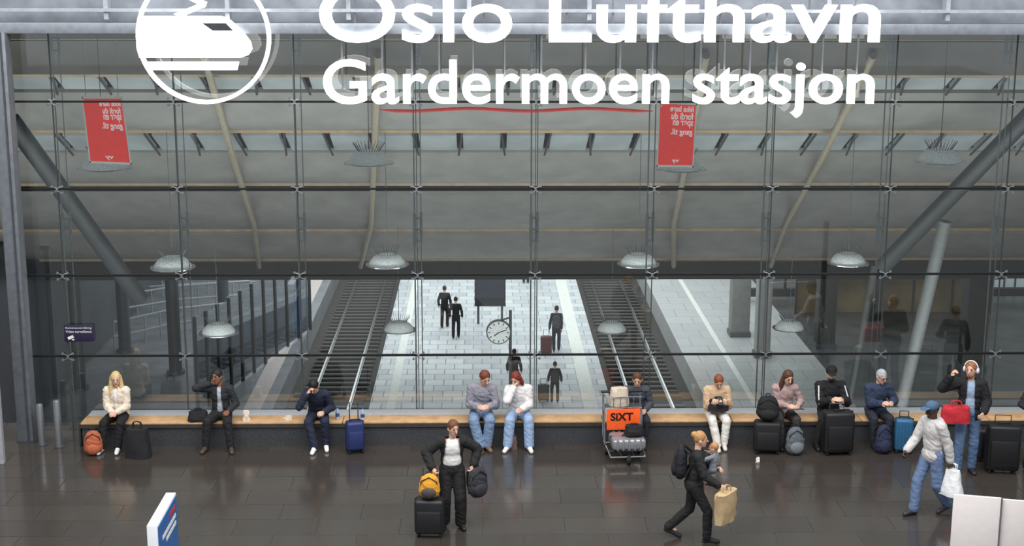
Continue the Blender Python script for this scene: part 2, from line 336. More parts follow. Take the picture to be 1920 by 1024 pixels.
# glass screen and railings on left platform
TG=glassmat((.34,.4,.46),.2); FM=mat((38,43,50),.35,.3)
e=thing('glass_screen','tinted glass screen with slim dark posts along the left hand platform','glass screen',F(582,618,ZP)); o0=V(e.location); prev=None
for i in range(11):
    p=F(582-i*21,618+i*16,ZP)-o0; obj('post',bx(B(),(p.x,p.y,1.7),(.12,.16,3.4)),FM,e)
    if prev is not None:
        obj('pane',poly(B(),[prev+V((0,0,.1)),p+V((0,0,.1)),p+V((0,0,3.3)),prev+V((0,0,3.3))],(.02,.0,0)),TG,e)
    prev=p
RL=mat((160,168,174),.4,.2)
for k,(pts,lb) in enumerate((((( 215,655),(330,628),(470,612)),'near grey railing behind the phone caller, beyond the glass'),(((230,600),(340,582),(470,572)),'far grey railing behind the phone caller, beyond the glass'),(((250,560),(360,552),(480,548)),'farthest grey railing near the roof edge, image left'))):
    ps=[F(*q,ZP) for q in pts]; e=thing('platform_railing',lb,'railing',ps[0]); o0=ps[0]
    for z in (.5,1.1): obj('rail',tube(B(),[p+V((0,0,z)) for p in ps],.05),RL,e,o0)
    for j in range(9):
        t=j/8*2; a_=ps[int(min(t,1.999))]; b_=ps[int(min(t,1.999))+1]; p=a_.lerp(b_,t-int(min(t,1.999))); obj('upright',cyl(B(),p,p+V((0,0,1.1)),.035,n=8),RL,e,o0)
for px,py,lb in ((150,730,'dark round column nearest the surveillance notice'),(235,660,'dark round column behind the near railing'),(330,700,'dark round column left of the glass screen'),(420,590,'slim dark column among the far railings')):
    p=F(px,py,ZP); e=thing('station_column',lb,'column',p); obj('shaft',cyl(B(),(0,0,0),(0,0,5.),.24,n=18),mat((58,63,68),.5),e); obj('base_ring',cyl(B(),(0,0,0),(0,0,.12),.34,n=18),DSTEEL,e)
# dome lamps
pr=None
for px,py,w,lb in ((692,303,95,'upper dome lamp above the platform, left of the red banner'),(1762,300,95,'upper dome lamp nearest the image right'),(196,312,100,'dome lamp half hidden behind the left red banner'),(1277,314,95,'dome lamp half hidden behind the right red banner'),(726,494,82,'middle row dome lamp above the left rails'),(324,499,84,'middle row dome lamp nearest the image left'),(1197,493,80,'middle row dome lamp above the right rails'),(1590,491,78,'middle row dome lamp nearest the image right'),(410,622,74,'lowest row dome lamp in front of the glass screen'),(748,617,66,'lowest row dome lamp left of the platform clock'),(1147,617,64,'lowest row dome lamp right of the platform clock'),(1480,614,64,'lowest row dome lamp nearest the image right')):
    p=T_(px,py,FPX/w)
    if pr is None:
        pr=thing('dome_lamp',lb,'lamp',p,0,'dome lamps hanging behind the glass')
        obj('shade',lathe(B(),[(.42,-.02),(.39,.06),(.32,.15),(.22,.21),(.08,.24),(.005,.245),(.005,.235),(.2,.19),(.4,-.02)],(0,0,0)),mat((206,210,212),.35,0,.6,30,.25,.15),pr)
        obj('rim',lathe(B(),[(.3,-.05),(.5,-.035),(.5,-.015),(.3,-.03)],(0,0,0)),CHROME,pr); obj('diffuser',lathe(B(),[(.01,-.09),(.2,-.085),(.32,-.05),(.3,-.03),(.01,-.03)],(0,0,0)),mat((120,122,124),.4),pr)
        obj('cable',cyl(B(),(0,0,.2),(0,0,3.0),.008,n=6),DSTEEL,pr)
        bm=B()
        for i in range(26):
            a=2*math.pi*i/26; d=V((math.cos(a),math.sin(a),0)); rc(bm,d*.2+V((0,0,.19)),.007,d*.32+V((0,0,.38)),.004,5)
        obj('wire_crown',bm,DSTEEL,pr)
    else: dup(pr,p,lb)
# banners
RED=mat((232,54,48),.55,var=.06,emit=.42)  # emission added only to make the banner sheets brighter
def banner(cs,label,lines):
    q=[W(x,y,25.6) for x,y in cs]; o=q[0]
    e=thing('hanging_banner',label,'banner',o)
    def on(u,v,d=0.): return (q[3]*(1-u)+q[2]*u)*(1-v)+(q[0]*(1-u)+q[1]*u)*v+V((0,-d,0))
    obj('sheet',poly(B(),[on(.03,.02),on(.97,.02),on(.97,.98),on(.03,.98)],(0,.012,0)),RED,e,o)
    bm=B()
    for u0,v0,u1,v1 in ((0,0,1,.03),(0,.97,1,1),(0,0,.03,1),(.97,0,1,1)): poly(bm,[on(u0,v0,.01),on(u1,v0,.01),on(u1,v1,.01),on(u0,v1,.01)],(0,.02,0))
    obj('frame',bm,WHITE,e,o)
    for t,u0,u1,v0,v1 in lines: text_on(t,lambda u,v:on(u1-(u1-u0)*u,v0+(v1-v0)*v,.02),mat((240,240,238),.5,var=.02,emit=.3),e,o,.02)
    for u in (.1,.9): obj('wire',cyl(B(),on(u,.98),V((on(u,.98).x,25.6,7.3)),.006,n=5),STEEL,e,o)
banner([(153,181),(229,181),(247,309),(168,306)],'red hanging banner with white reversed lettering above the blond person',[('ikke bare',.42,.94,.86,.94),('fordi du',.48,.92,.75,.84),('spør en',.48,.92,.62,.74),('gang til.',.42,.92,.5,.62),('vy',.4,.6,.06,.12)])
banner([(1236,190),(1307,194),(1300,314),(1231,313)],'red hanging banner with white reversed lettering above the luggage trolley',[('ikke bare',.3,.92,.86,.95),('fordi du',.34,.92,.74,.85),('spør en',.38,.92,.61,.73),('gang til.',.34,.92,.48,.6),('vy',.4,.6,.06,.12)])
p=W(148,625,YG-.06); e=thing('notice_sign','small dark purple video surveillance notice on the glass wall','sign',p)
obj('plate',bx(B(),(0,0,0),(.5,.02,.3),bev=.005),mat((44,38,66),.4),e)
for t,x0,x1,z in (('Kameraovervåking',-.22,.22,.07),('Video surveillance',-.22,.22,.01)): text_on(t,lambda u,v:V((x0+(x1-x0)*u,-.014,z+.045*v)),WHITE,e,None,0.)
bm=bx(B(),(-.14,-.016,-.07),(.1,.01,.05),MX.Rotation(-.4,3,'Y')); bx(bm,(-.1,-.016,-.11),(.04,.01,.02)); obj('camera_symbol',bm,WHITE,e)
# clock, display
p=W(957,600,48.5); e=thing('platform_clock','round white station clock on a grey post','clock',(p.x,48.5,ZP))
pz=W(935,622,48.5); rl=V((pz.x-p.x,0,pz.z-ZP)); rot=MX.Rotation(R(90),3,'X')
obj('post',cyl(B(),(0,0,0),(0,0,rl.z+.75),.05),DSTEEL,e); obj('case',lathe(B(),[(.01,-.1),(.42,-.1),(.43,-.05),(.43,.05),(.42,.1),(.01,.1)],rl,36,rot),DSTEEL,e)
obj('dial',lathe(B(),[(.01,.1),(.385,.1),(.385,.112),(.01,.112)],rl,36,rot),mat((232,234,236),.4,emit=.4),e)
bm=B()
for i in range(12):
    a=R(30*i); bx(bm,rl+V((math.sin(a)*.32,-.115,math.cos(a)*.32)),(.03,.01,.08),MX.Rotation(a,3,'Y'))
obj('hour_marks',bm,BLACK,e)
for a,l,w in ((R(232),.2,.035),(R(72),.3,.028)): obj('hand',bx(B(),rl+V((math.sin(a)*l/2,-.122,math.cos(a)*l/2)),(w,.01,l),MX.Rotation(a,3,'Y')),BLACK,e)
obj('bracket',rc(B(),rl+V((0,0,.38)),.03,(0,0,rl.z+.5),.03),DSTEEL,e)
p=F(919,607,ZP); e=thing('departure_board','dark departure display standing on two legs on the platform','display board',p)
obj('screen_case',bx(B(),(0,0,1.45),(1.3,.25,1.35),bev=.02),mat((34,34,38),.4),e)
obj('screen',bx(B(),(0,-.13,1.6),(1.15,.02,.9)),mat((44,48,62),.3,emit=.1),e)
for s in (-1,1): obj('leg',cyl(B(),(s*.5,0,0),(s*.5,0,.9),.05),DSTEEL,e)
# bollards, door frame, foreground panels
for px,py,hh,lb in ((79,834,.72,'steel bollard nearest the grey column'),(111,838,.82,'steel bollard nearest the end of the bench')):
    p=F(px,py); e=thing('bollard',lb,'bollard',p,0,'steel bollards'); obj('post',lathe(B(),[(.01,0),(.055,0),(.055,hh-.02),(.045,hh),(.01,hh)],(0,0,0)),STEEL,e); obj('collar',lathe(B(),[(.06,0),(.09,0),(.09,.015),(.06,.02)],(0,0,0)),DSTEEL,e)
p=F(4,868); e=thing('door_frame','pale steel door frame at the image left edge','door frame',p)
obj('post',bx(B(),(0,0,1.45),(.09,.09,2.9)),mat((180,182,186),.4,.3),e); obj('post',bx(B(),(-1.1,0,1.45),(.09,.09,2.9)),STEEL,e); obj('head_rail',bx(B(),(-.55,0,2.95),(1.2,.09,.1)),STEEL,e); obj('glass_leaf',bx(B(),(-.55,0,1.45),(1.0,.02,2.8)),GL,e)
e=thing('totem_sign','white edged blue information panel in the foreground','sign',(-4.1,17.75,0))
obj('core',bx(B(),(0,0,.61),(.13,1.15,1.22),bev=.006),mat((238,240,244),.4,var=.02),e)
obj('face',bx(B(),(.068,0,.62),(.012,1.1,1.14)),mat((44,104,172),.35),e)
for i,(z,w) in enumerate(((1.08,.35),(.96,.8),(.86,.6))): obj('print_line',bx(B(),(.076,.5-w/2-.05,z),(.006,w,.05)),mat((210,50,50),.5) if i==0 else WHITE,e)
p=F(1850,1092); e=thing('display_board','plain white two part display board in the foreground corner','board',p,R(-14))
obj('panel',bx(B(),(-.2,0,.6),(.6,.04,1.2),bev=.005),mat((230,222,220),.5,var=.03),e); obj('panel',bx(B(),(.3,.02,.59),(.36,.04,1.18),bev=.005),mat((222,214,212),.5,var=.03),e); obj('edge_trim',bx(B(),(.11,-.01,.6),(.015,.05,1.2)),STEEL,e)
p=F(1918,1070); e=thing('black_post','slim black post at the image right edge','post',p); obj('shaft',bx(B(),(0,0,1.3),(.1,.1,2.6),bev=.01),BLACK,e); obj('foot',bx(B(),(0,0,.015),(.3,.3,.03)),BLACK,e)
# ---------------------------------------------------------------- luggage
def wheel(bm,c,r,w): cyl(bm,V(c)-V((w/2,0,0)),V(c)+V((w/2,0,0)),r,n=12); return bm
def suitcase(loc,rz,w,d,h,m,label,up_=0,ribs=True):
    e=thing('suitcase',label,'suitcase',loc,rz); zc=.05+(h-.05)/2
    bm=bx(B(),(0,0,zc),(w,d,h-.05),bev=.05,seg=3)
    if ribs:
        for i in range(5): bx(bm,((i-2)*w*.17,0,zc),(w*.06,d+.02,h*.78),bev=.008)
    obj('shell',bm,m,e)
    if not ribs: obj('front_pocket',bx(B(),(0,-d/2-.012,zc-h*.1),(w*.82,.05,h*.55),bev=.02),m,e)
    obj('zip_band',bx(B(),(0,0,zc),(w+.008,.02,h-.045),bev=.008),BLACK,e)
    for sx in (-1,1):
        for sy in (-1,1): obj('wheel',wheel(B(),(sx*w*.38,sy*d*.34,.03),.03,.03),RUBBER,e)
    obj('grab_handle',tube(B(),[(-.09,-d*.1,h-.005),(-.08,-d*.1,h+.03),(.08,-d*.1,h+.03),(.09,-d*.1,h-.005)],.011),BLACK,e)
    if up_: obj('telescopic_handle',tube(B(),[(-w*.24,d*.32,h-.03),(-w*.24,d*.32,h+up_),(w*.24,d*.32,h+up_),(w*.24,d*.32,h-.03)],.011),DSTEEL,e)
    return e
def backpack(loc,rz,w,d,h,m,label,m2=None):
    e=thing('backpack',label,'backpack',loc,rz); m2=m2 or m
    obj('body',fuse([('e',(0,0,h*.32),(w*.52,d*.5,h*.33)),('e',(0,.01,h*.66),(w*.45,d*.42,h*.34)),('e',(0,0,h*.5),(w*.5,d*.46,h*.4))],.012,3,.006),m,e,None,180)
    obj('front_pocket',fuse([('e',(0,-d*.42,h*.3),(w*.38,d*.22,h*.22))],.012),m2,e,None,180)
    obj('zip',tube(B(),[(-w*.42,-d*.15,h*.45),(-w*.36,-d*.3,h*.75),(0,-d*.32,h*.92),(w*.36,-d*.3,h*.75),(w*.42,-d*.15,h*.45)],.007),BLACK,e)
    obj('top_loop',tube(B(),[(-.04,d*.25,h*.95),(-.03,d*.25,h*1.04),(.03,d*.25,h*1.04),(.04,d*.25,h*.95)],.01),BLACK,e)
    for s in (-1,1): obj('shoulder_strap',tube(B(),[(s*w*.22,d*.3,h*.92),(s*w*.28,d*.75,h*.75),(s*w*.3,d*.75,h*.4),(s*w*.34,d*.3,h*.12)],.017),BLACK,e)
    return e
def softbag(name,loc,rz,w,d,h,m,label,cat,hand=.12,taper=.8,m2=None):
    e=thing(name,label,cat,loc,rz)
    t=bmesh.new(); bmesh.ops.create_cube(t,size=1); bmesh.ops.subdivide_edges(t,edges=t.edges[:],cuts=5,use_grid_fill=True)
    for v in t.verts:
        u=v.co.z+.5; k=1+(taper-1)*u; x=v.co.x; y=v.co.y
        bul=1+.18*math.cos(v.co.z*3)*(1-abs(x)); v.co=V((x*w*k*(1-.25*abs(y)**2*2),y*d*k*bul*(1-.5*abs(x)**2*2),u*h))+V((random.uniform(-1,1),random.uniform(-1,1),random.uniform(-.6,.6)*(0 if u<.02 else 1)))*.012
    obj('body',t,m,e,None,60)
    if hand:
        for s in (-1,1): obj('handle',tube(B(),[(-w*.22*taper,s*d*.2*taper,h*.97),(-w*.15,s*.02,h+hand*.8),(0,0,h+hand),(w*.15,s*.02,h+hand*.8),(w*.22*taper,s*d*.2*taper,h*.97)],.009),m2 or m,e)
    return e
def bottle(loc,m,label):
    e=thing('bottle',label,'bottle',loc); obj('body',lathe(B(),[(.01,0),(.034,.004),(.034,.13),(.03,.15),(.014,.19),(.014,.205),(.005,.205)],(0,0,0),16),mat((170,190,205),.15),e); obj('cap',cyl(B(),(0,0,.2),(0,0,.222),.017),m,e); obj('label_band',cyl(B(),(0,0,.05),(0,0,.11),.0352,n=16),m,e)
# ---------------------------------------------------------------- people
SK=mat((218,174,150),.55,var=.06); SKB=mat((142,96,70),.5,var=.06); SKD=mat((72,48,38),.5,var=.06)
EYE=mat((30,24,22),.3); LIP=mat((176,98,88),.5)
def rot(a,ax): return MX.Rotation(R(a),3,ax)
def ik(a,b,l1,l2,pole):
    d=b-a; L=d.length; m=(l1+l2)*.995
    if L>m: b=a+d*(m/L); d=b-a; L=m
    L=max(L,abs(l1-l2)+.03); u=d.normalized(); x=(l1*l1-l2*l2+L*L)/(2*L); h=math.sqrt(max(l1*l1-x*x,0)); p=pole-u*pole.dot(u)
    if p.length<1e-4: p=u.orthogonal()
    return a+u*x+p.normalized()*h,b
def person(label,loc,rz=0,h=1.75,sit=None,lean=0,side=0,twist=0,head=(0,0,0),rh=None,lh=None,rp=None,lp=None,rf=None,lf=None,fy=(0,0),dz=0,top=(40,40,42),tg=.02,inner=None,openw=.055,bot=(25,25,28),bg=.012,shoe=(30,30,32),skin=None,hair='short',hc=(60,42,30),cap=None,hood=False,hs=1.,sw=1.,far=False,beard=None,glasses=False,phones=False,stripe=None,curl=35,group=None):
    skin=skin or SK; e=thing('person',label,'person',loc,R(rz),group); k=h/1.75
    pel=V((0,0,(sit+.105) if sit is not None else .945*k+dz)); Mt=rot(side,'Y')@rot(lean,'X')@rot(twist,'Z')
    T=lambda x,y,z:pel+Mt@V((x,y,z))*k
    Hm=rot(head[1],'Z')@rot(head[0],'X')@rot(head[2],'Y'); Z=V((0,0,1))
    N=T(0,.012,.5); nt=N+((Mt@Z)*.5+(Hm@Z)*.5).normalized()*.07*k; hcn=nt+Hm@V((0,-.022,.098))*k*hs
    P=lambda x,y,z:hcn+Hm@V((x,y,z))*k*hs
    el=lambda c,r,m,s=k:('e',c,tuple(q*s for q in r),m); c4=lambda a,ra,b,rb,s=k:('c',a,ra*s,b,rb*s)
    body=[el(T(0,0,.33),(.135,.09,.19),Mt),el(T(0,0,.13),(.12,.085,.16),Mt),el(T(0,0,0),(.145,.1,.11),Mt),c4(N-(Mt@Z)*.06,.055,nt+Hm@V((0,0,.03))*k,.05)]
    g=tg; jack=[el(T(0,0,.34),(.142+g,.095+g,.17+g),Mt),el(T(0,0,.15),(.132+g,.092+g,.2+g),Mt),el(T(0,0,-.02 if sit is None else .02),(.152+g,.118+g,.11+g),Mt),el(T(0,.008,.475),(.076+g*.4,.07+g*.4,.05),Mt)]
    pants=[el(T(0,0,.0),(.148+bg,.105+bg,.12+bg),Mt)]
    shoes=[]
    for s,wt,pole,ft,fyaw in ((-1,rh,rp,rf,fy[0]),(1,lh,lp,lf,fy[1])):
        Sh=T(s*.163*sw,0,.45); wt=V(wt) if wt is not None else Sh+V((s*.09,-.05,-.5*k)); pole=V(pole) if pole is not None else V((s*.5,.8,-.5))
        E,Wr=ik(Sh,wt,.285*k,.255*k,pole); d=(Wr-E).normalized()
        body+=[c4(T(s*.05,0,.44),.055,Sh,.045),c4(Sh,.042,E,.035),c4(E,.036,Wr,.026)]
        jack+=[c4(T(s*.05,0,.44),.054+g,Sh,.046+g),c4(Sh,.044+g,E,.038+g),c4(E,.039+g,Wr-d*.02*k,.034+g*.8)]
        n_=V((-s*.8,0,-.4)) if abs(d.x)<.8 else V((0,-.3,-1)); n_=(n_-d*n_.dot(d)).normalized(); t_=d.cross(n_)*(s)
        if t_.y>0 and abs(t_.y)>.3: t_=-t_
        if not far:
            q=k*(1 if hs==1 else .9)
            for j in (-.6,.6): body.append(c4(Wr+d*.01*q,.022,Wr+d*.075*q+t_*j*.034*q,.017,q))
            for j,ln in enumerate((.072,.083,.077,.06)):
                o_=Wr+d*.08*q+t_*(.033-.022*j)*q; a=R(curl)
                p1=o_+(d*math.cos(a*.5)+n_*math.sin(a*.5))*ln*.5*q; p2=p1+(d*math.cos(a*1.6)+n_*math.sin(a*1.6))*ln*.5*q
                body+=[c4(o_,.0105,p1,.0098,q),c4(p1,.0098,p2,.0085,q)]
            th=Wr+d*.025*q+t_*.025*q; t1=th+(d*.65+t_*.6+n_*.35).normalized()*.035*q; body+=[c4(th,.014,t1,.012,q),c4(t1,.012,t1+(d*.85+n_*.4+t_*.15).normalized()*.03*q,.01,q)]
        else: body.append(c4(Wr,.026,Wr+d*.12*k,.024))
        Hj=pel+V((s*.085*k,0,-.02*k))
        if ft is None: ft=(s*.11,-.44,.085) if sit is not None else (s*.1,0,.085)
        A=V(ft if len(ft)==3 else (*ft,.085)); K,A=ik(Hj,A,.435*k,.425*k,V((s*.15,-1,.35 if sit is not None else 0)))
        body+=[c4(Hj,.072,K,.05),c4(K,.05,A,.036)]
        fd=rot(fyaw,'Z')@V((0,-1,0)); tz=.034 if .095<A.z<.3 else A.z-.051*k
        toe=A+fd*.165*k; toe.z=tz; hl=A-fd*.035*k+V((0,0,-.045*k)); mid=A+fd*.06*k; mid.z=(tz+hl.z)/2+.015
        body.append(c4(A,.034,A+fd*.1*k+V((0,0,-.04*k)),.025))
        shoes.append([c4(hl,.04,mid,.043),c4(mid,.043,toe,.037),c4(A+V((0,0,.01)),.043,mid,.04)])
        pants+=[c4(Hj,.08+bg,K,.058+bg),c4(K,.06+bg,A+V((0,0,.01)),.052+bg)]
        if stripe: obj('sleeve_stripe',tube(B(),[Sh+V((s*.03,-.045-g,.02)),(Sh+E)/2+V((s*.035,-.042-g*.9,0)),E+V((s*.035,-.038-g*.9,0))],.012),cloth(stripe),e)
    body+=[el(hcn,(.075,.094,.117),Hm,k*hs),el(P(0,-.028,-.058),(.054,.06,.062),Hm,k*hs),el(P(0,-.066,-.1),(.024,.02,.018),Hm,k*hs),c4(P(0,-.092,.008),.009,P(0,-.109,-.026),.014,k*hs)]
    for s in (-1,1): body.append(el(P(s*.077,.012,-.012),(.012,.022,.032),Hm,k*hs))
    v=.02 if far else .008
    obj('body',fuse(body,v,1 if far else 2),skin,e,None,180)
    fo=0 if far else (.009 if hs==1 else .004)
    jm=fuse(jack+([el(T(0,.09,.45),(.12,.065,.09),Mt)] if hood else []),.022 if far else .013,3,fo)
    if inner is not None:
        bm=B(); bm.from_mesh(jm); Mi=Mt.inverted(); kill=[]
        for f in bm.faces:
            q=Mi@(f.calc_center_median()-pel)/k
            if abs(q.x)<openw*(.6+.9*max(0,.4-q.z)) and -.19<q.y<-.02 and q.z<.56: kill.append(f)
        bmesh.ops.delete(bm,geom=kill,context='FACES'); bm.to_mesh(jm); bm.free()
        g2=g*.55
        obj('shirt',fuse([el(T(0,0,.34),(.138+g2,.094+g2,.17),Mt),el(T(0,0,.14),(.13+g2,.092+g2,.2),Mt),el(T(0,0,.02),(.145,.112,.1),Mt),el(T(0,0,.46),(.072,.066,.04),Mt)],.013,2,.004),cloth(inner),e,None,180)
    obj('hoodie' if hood else 'jacket',jm,cloth(top),e,None,180)
    obj('trousers',fuse(pants,.022 if far else .013,2,fo*.8),cloth(bot),e,None,180)
    for q in shoes: obj('shoe',fuse(q,.02 if far else .012,2),mat(shoe,.5),e,None,180)
    ks=k*hs; hp=[]
    if hair!='none': hp.append(el(P(0,.016,.03),(.087,.099,.105),Hm,ks))
    if hair in('long','bob'):
        dn=-.27 if hair=='long' else -.12; rr=.045 if hair=='long' else .036
        for s in (-1,1): hp+=[c4(P(s*.066,.02,.03),.036,P(s*.086,-.0 if hair=='long' else .02,dn*.5),rr,ks),c4(P(s*.086,.0 if hair=='long' else .02,dn*.5),rr,P(s*.09,-.05 if hair=='long' else .02,dn),rr*.7,ks)]
        hp+=[c4(P(0,.06,.02),.065,P(0,.075,dn),.065,ks)]
    if hair=='bun': hp+=[el(P(0,.1,.07),(.05,.05,.05),Hm,ks)]
    if hair=='pony': hp+=[c4(P(0,.1,.04),.035,P(0,.14,-.1),.025,ks)]
    if hp: obj('hair',fuse(hp,.013,1),mat(hc,.6,0,.6,30,.3),e,None,180)
    if cap:
        bm=ell(B(),P(0,.004,.05),tuple(q*ks for q in (.091,.106,.085)),Hm); obj('cap_crown',bm,cloth(cap),e); obj('cap_brim',ell(B(),P(0,-.115,.05),tuple(q*ks for q in (.072,.075,.01)),Hm@rot(8,'X')),cloth(cap),e)
    if beard: obj('beard',fuse([el(P(0,-.036,-.08),(.057,.06,.05),Hm,ks)],.012,1),mat(beard,.8,0,.6,40,.3),e,None,180)
    if not far:
        for s in (-1,1):
            obj('eye',ell(B(),P(s*.031,-.086,.012),tuple(q*ks for q in (.012,.008,.007)),Hm),EYE,e)
            obj('eyebrow',rc(B(),P(s*.016,-.09,.033),.004,P(s*.048,-.08,.034),.0035,6),mat(hc,.7),e)
        if not beard: obj('mouth',rc(B(),P(-.02,-.089,-.06),.005,P(.02,-.089,-.06),.005,8),LIP,e)
    if glasses:
        bm=B()
        for s in (-1,1): tube(bm,[P(s*.034+math.cos(a)*.022,-.1,.012+math.sin(a)*.018) for a in [i*math.pi/5 for i in range(10)]],.003,5,True); tube(bm,[P(s*.055,-.1,.015),P(s*.08,-.02,.012)],.003,5)
        obj('glasses',bm,BLACK,e)
    if phones:
        obj('headband',tube(B(),[P(math.sin(a)*.1,.005,.02+math.cos(a)*.115) for a in [R(-100+20*i) for i in range(11)]],.01),mat((225,225,228),.4),e)
        for s in (-1,1): obj('ear_cup',ell(B(),P(s*.098,.01,-.01),(.025,.042,.05),Hm),mat((225,225,228),.4),e)
    return e
def loc_of(e,v): return V(e.location)+rot(math.degrees(e.rotation_euler[2]),'Z')@V(v)
def seated(px,label,**k):
    return person(label,V((W(px,790,YB+.2).x,YB+.2,0)),sit=ZS,**k)
def bench_at(px,py): 
    p=F(px,py,ZS); p.y=min(max(p.y,YB+.12),YB+.3); return p
LHR=dict(rh=(-.13,-.3,.655),lh=(.13,-.3,.655))
seated(224,'person with long blond hair and cream jacket sitting at the bench end, hands clasped',h=1.72,lean=10,head=(8,12,0),rh=(-.045,-.33,.66),lh=(.05,-.34,.66),rf=(-.2,-.47),lf=(.07,-.47),fy=(-8,4),top=(226,210,190),tg=.024,inner=(236,234,230),openw=.05,bot=(22,22,25),shoe=(236,236,236),hair='long',hc=(216,186,132))
e=seated(416,'person in dark jacket holding a phone to the ear on the bench',h=1.78,lean=8,head=(6,-25,-8),rh=(-.15,-.13,1.09),rp=(-1,-.3,-.6),lh=(.18,-.3,.66),rf=(-.2,-.44),lf=(.22,-.46),fy=(-14,14),top=(38,40,44),inner=(176,182,190),bot=(26,26,28),shoe=(74,62,52),skin=SKB,hc=(24,20,18),curl=60)
tag(obj('phone',bx(B(),loc_of(e,(-.135,-.13,1.18)),(.02,.075,.15),rot(15,'Y'),bev=.006),BLACK),'black phone held at the ear of the person in the dark jacket','phone')
seated(597,'person in navy bending forward with one hand on the forehead',h=1.78,lean=28,head=(42,-12,0),rh=(-.13,-.42,.98),rp=(-.6,-.5,-1),lh=(.14,-.38,.66),rf=(-.02,-.5),lf=(.16,-.36),fy=(-8,10),top=(30,36,56),bot=(30,36,58),shoe=(232,232,232),hc=(22,18,18),curl=50)
seated(902,'person in grey jacket and jeans looking down beside the white hoodie',h=1.86,lean=14,side=2,head=(30,28,0),rh=(-.06,-.36,.74),lh=(.13,-.36,.74),rf=(-.02,-.48),lf=(.1,-.42),fy=(10,20),top=(142,140,150),tg=.026,bot=(120,142,172),bg=.022,shoe=(112,88,66),hc=(112,58,40))
seated(973,'person in white hoodie and jeans with a hand at the face',h=1.78,lean=14,side=-2,head=(26,-30,0),rh=(-.1,-.25,1.04),rp=(-.5,-.6,-.9),lh=(.04,-.38,.7),rf=(-.2,-.46),lf=(.16,-.47),fy=(-20,12),top=(226,222,220),hood=True,tg=.028,bot=(146,170,200),bg=.025,shoe=(226,224,220),hair='bob',hc=(122,44,34))
seated(1192,'person in slate jacket sitting behind the luggage trolley',h=1.72,lean=14,head=(22,-8,0),top=(66,70,80),bot=(40,44,54),hc=(88,58,40),rf=(-.1,-.36),lf=(.1,-.36),**LHR)
e=seated(1340,'person in beige padded jacket looking down at a phone',h=1.7,lean=16,head=(36,4,0),rh=(-.05,-.33,.8),lh=(.09,-.33,.8),rf=(-.02,-.5),lf=(.1,-.42),top=(208,176,142),tg=.032,bot=(226,220,212),shoe=(206,198,190),hair='pony',hc=(136,72,46),curl=55)
tag(obj('phone',bx(B(),loc_of(e,(.02,-.42,.83)),(.075,.012,.14),rot(-35,'X'),bev=.005),BLACK),'phone in the hands of the person in beige','phone')
e=seated(1467,'person in mauve sweater with a tablet on the lap, behind stacked black luggage',h=1.78,lean=12,head=(24,18,0),rh=(.0,-.32,.72),lh=(.2,-.3,.72),top=(172,146,144),tg=.02,bot=(58,54,54),hair='long',hc=(84,52,36))
tag(obj('tablet',bx(B(),loc_of(e,(.1,-.44,.7)),(.3,.2,.015),rot(-12,'X'),bev=.005),mat((70,70,74),.3)),'grey tablet on the lap of the person in mauve','tablet')
seated(1552,'person in black tracksuit jacket and black cap with a beard',h=1.86,lean=8,head=(10,-8,0),rh=(-.06,-.4,.84),lh=(.14,-.4,.84),top=(24,24,26),tg=.032,sw=1.1,stripe=(225,225,225),bot=(24,24,26),hair='short',hc=(28,24,22),cap=(20,20,22),beard=(36,30,28),rf=(-.28,-.42),lf=(.26,-.4))
seated(1640,'person with short grey hair and glasses in a navy jacket',h=1.76,lean=12,head=(18,26,0),rh=(-.0,-.34,.76),lh=(.2,-.3,.76),top=(46,58,82),tg=.034,bot=(34,38,50),shoe=(60,56,60),hair='short',hc=(178,178,180),glasses=True)
# standing / walking
p=F(1808,886); MAN=person('standing person with white headphones in black jacket and jeans, one arm raised',p,-14,1.88,head=(4,-20,0),rh=(-.33,-.22,1.66),rp=(-1,.0,-1),lh=(.2,-.24,1.1),rf=(-.12,-.04),lf=(.1,.06),fy=(-15,15),top=(28,28,31),tg=.032,inner=(150,172,196),openw=.085,bot=(92,118,154),shoe=(40,38,38),hc=(150,96,64),phones=True,beard=(150,100,72),curl=60)
tag(obj('phone',bx(B(),loc_of(MAN,(-.36,-.25,1.78)),(.075,.015,.15),rot(20,'Z'),bev=.005),BLACK),'phone in the raised hand of the person with headphones','phone')
p=F(1742,962); WALK=person('walking person in pale grey hoodie, blue cap and jeans',p,-62,1.8,lean=5,head=(8,-5,0),rh=(-.2,-.34,.98),lh=(.26,.1,.86),rf=(-.08,-.24),lf=(.09,.26,.13),dz=-.025,top=(196,192,190),hood=True,tg=.028,bot=(96,116,150),bg=.02,shoe=(44,44,50),skin=SKD,hc=(24,20,18),cap=(72,98,124),curl=55)
p=F(1298,1014); MUM=person('walking person in black with blond bun carrying a child',p,82,1.68,lean=6,head=(4,8,0),rh=(-.22,-.34,.92),lh=(.02,-.32,1.1),lp=(.8,.3,-.8),rf=(-.08,-.2),lf=(.08,.34,.16),dz=-.03,top=(26,26,28),tg=.024,bot=(24,24,26),hair='bun',hc=(176,132,84),curl=60)
person('small child in grey top carried against a black jacket',loc_of(MUM,(.03,-.26,.96)),230,.8,sit=.0,lean=-2,head=(0,20,0),rh=(-.12,-.17,.3),lh=(.1,-.17,.32),rf=(-.1,-.1,-.16),lf=(.1,-.1,-.16),top=(120,124,134),tg=.03,bot=(90,92,104),shoe=(80,80,90),hs=1.45,hc=(176,128,84))
p=F(848,988); WOM=person('standing person in open black jacket and white top holding luggage',p,6,1.68,lean=8,head=(10,22,0),rh=(-.3,-.2,.99),rp=(-1,.5,0),lh=(.3,-.12,.98),lp=(1,.5,0),rf=(-.11,.02),lf=(.12,-.05),fy=(-12,14),top=(26,26,28),tg=.036,inner=(236,234,230),openw=.18,bot=(24,24,26),bg=.03,shoe=(24,24,24),hair='pony',hc=(104,66,44),curl=65)
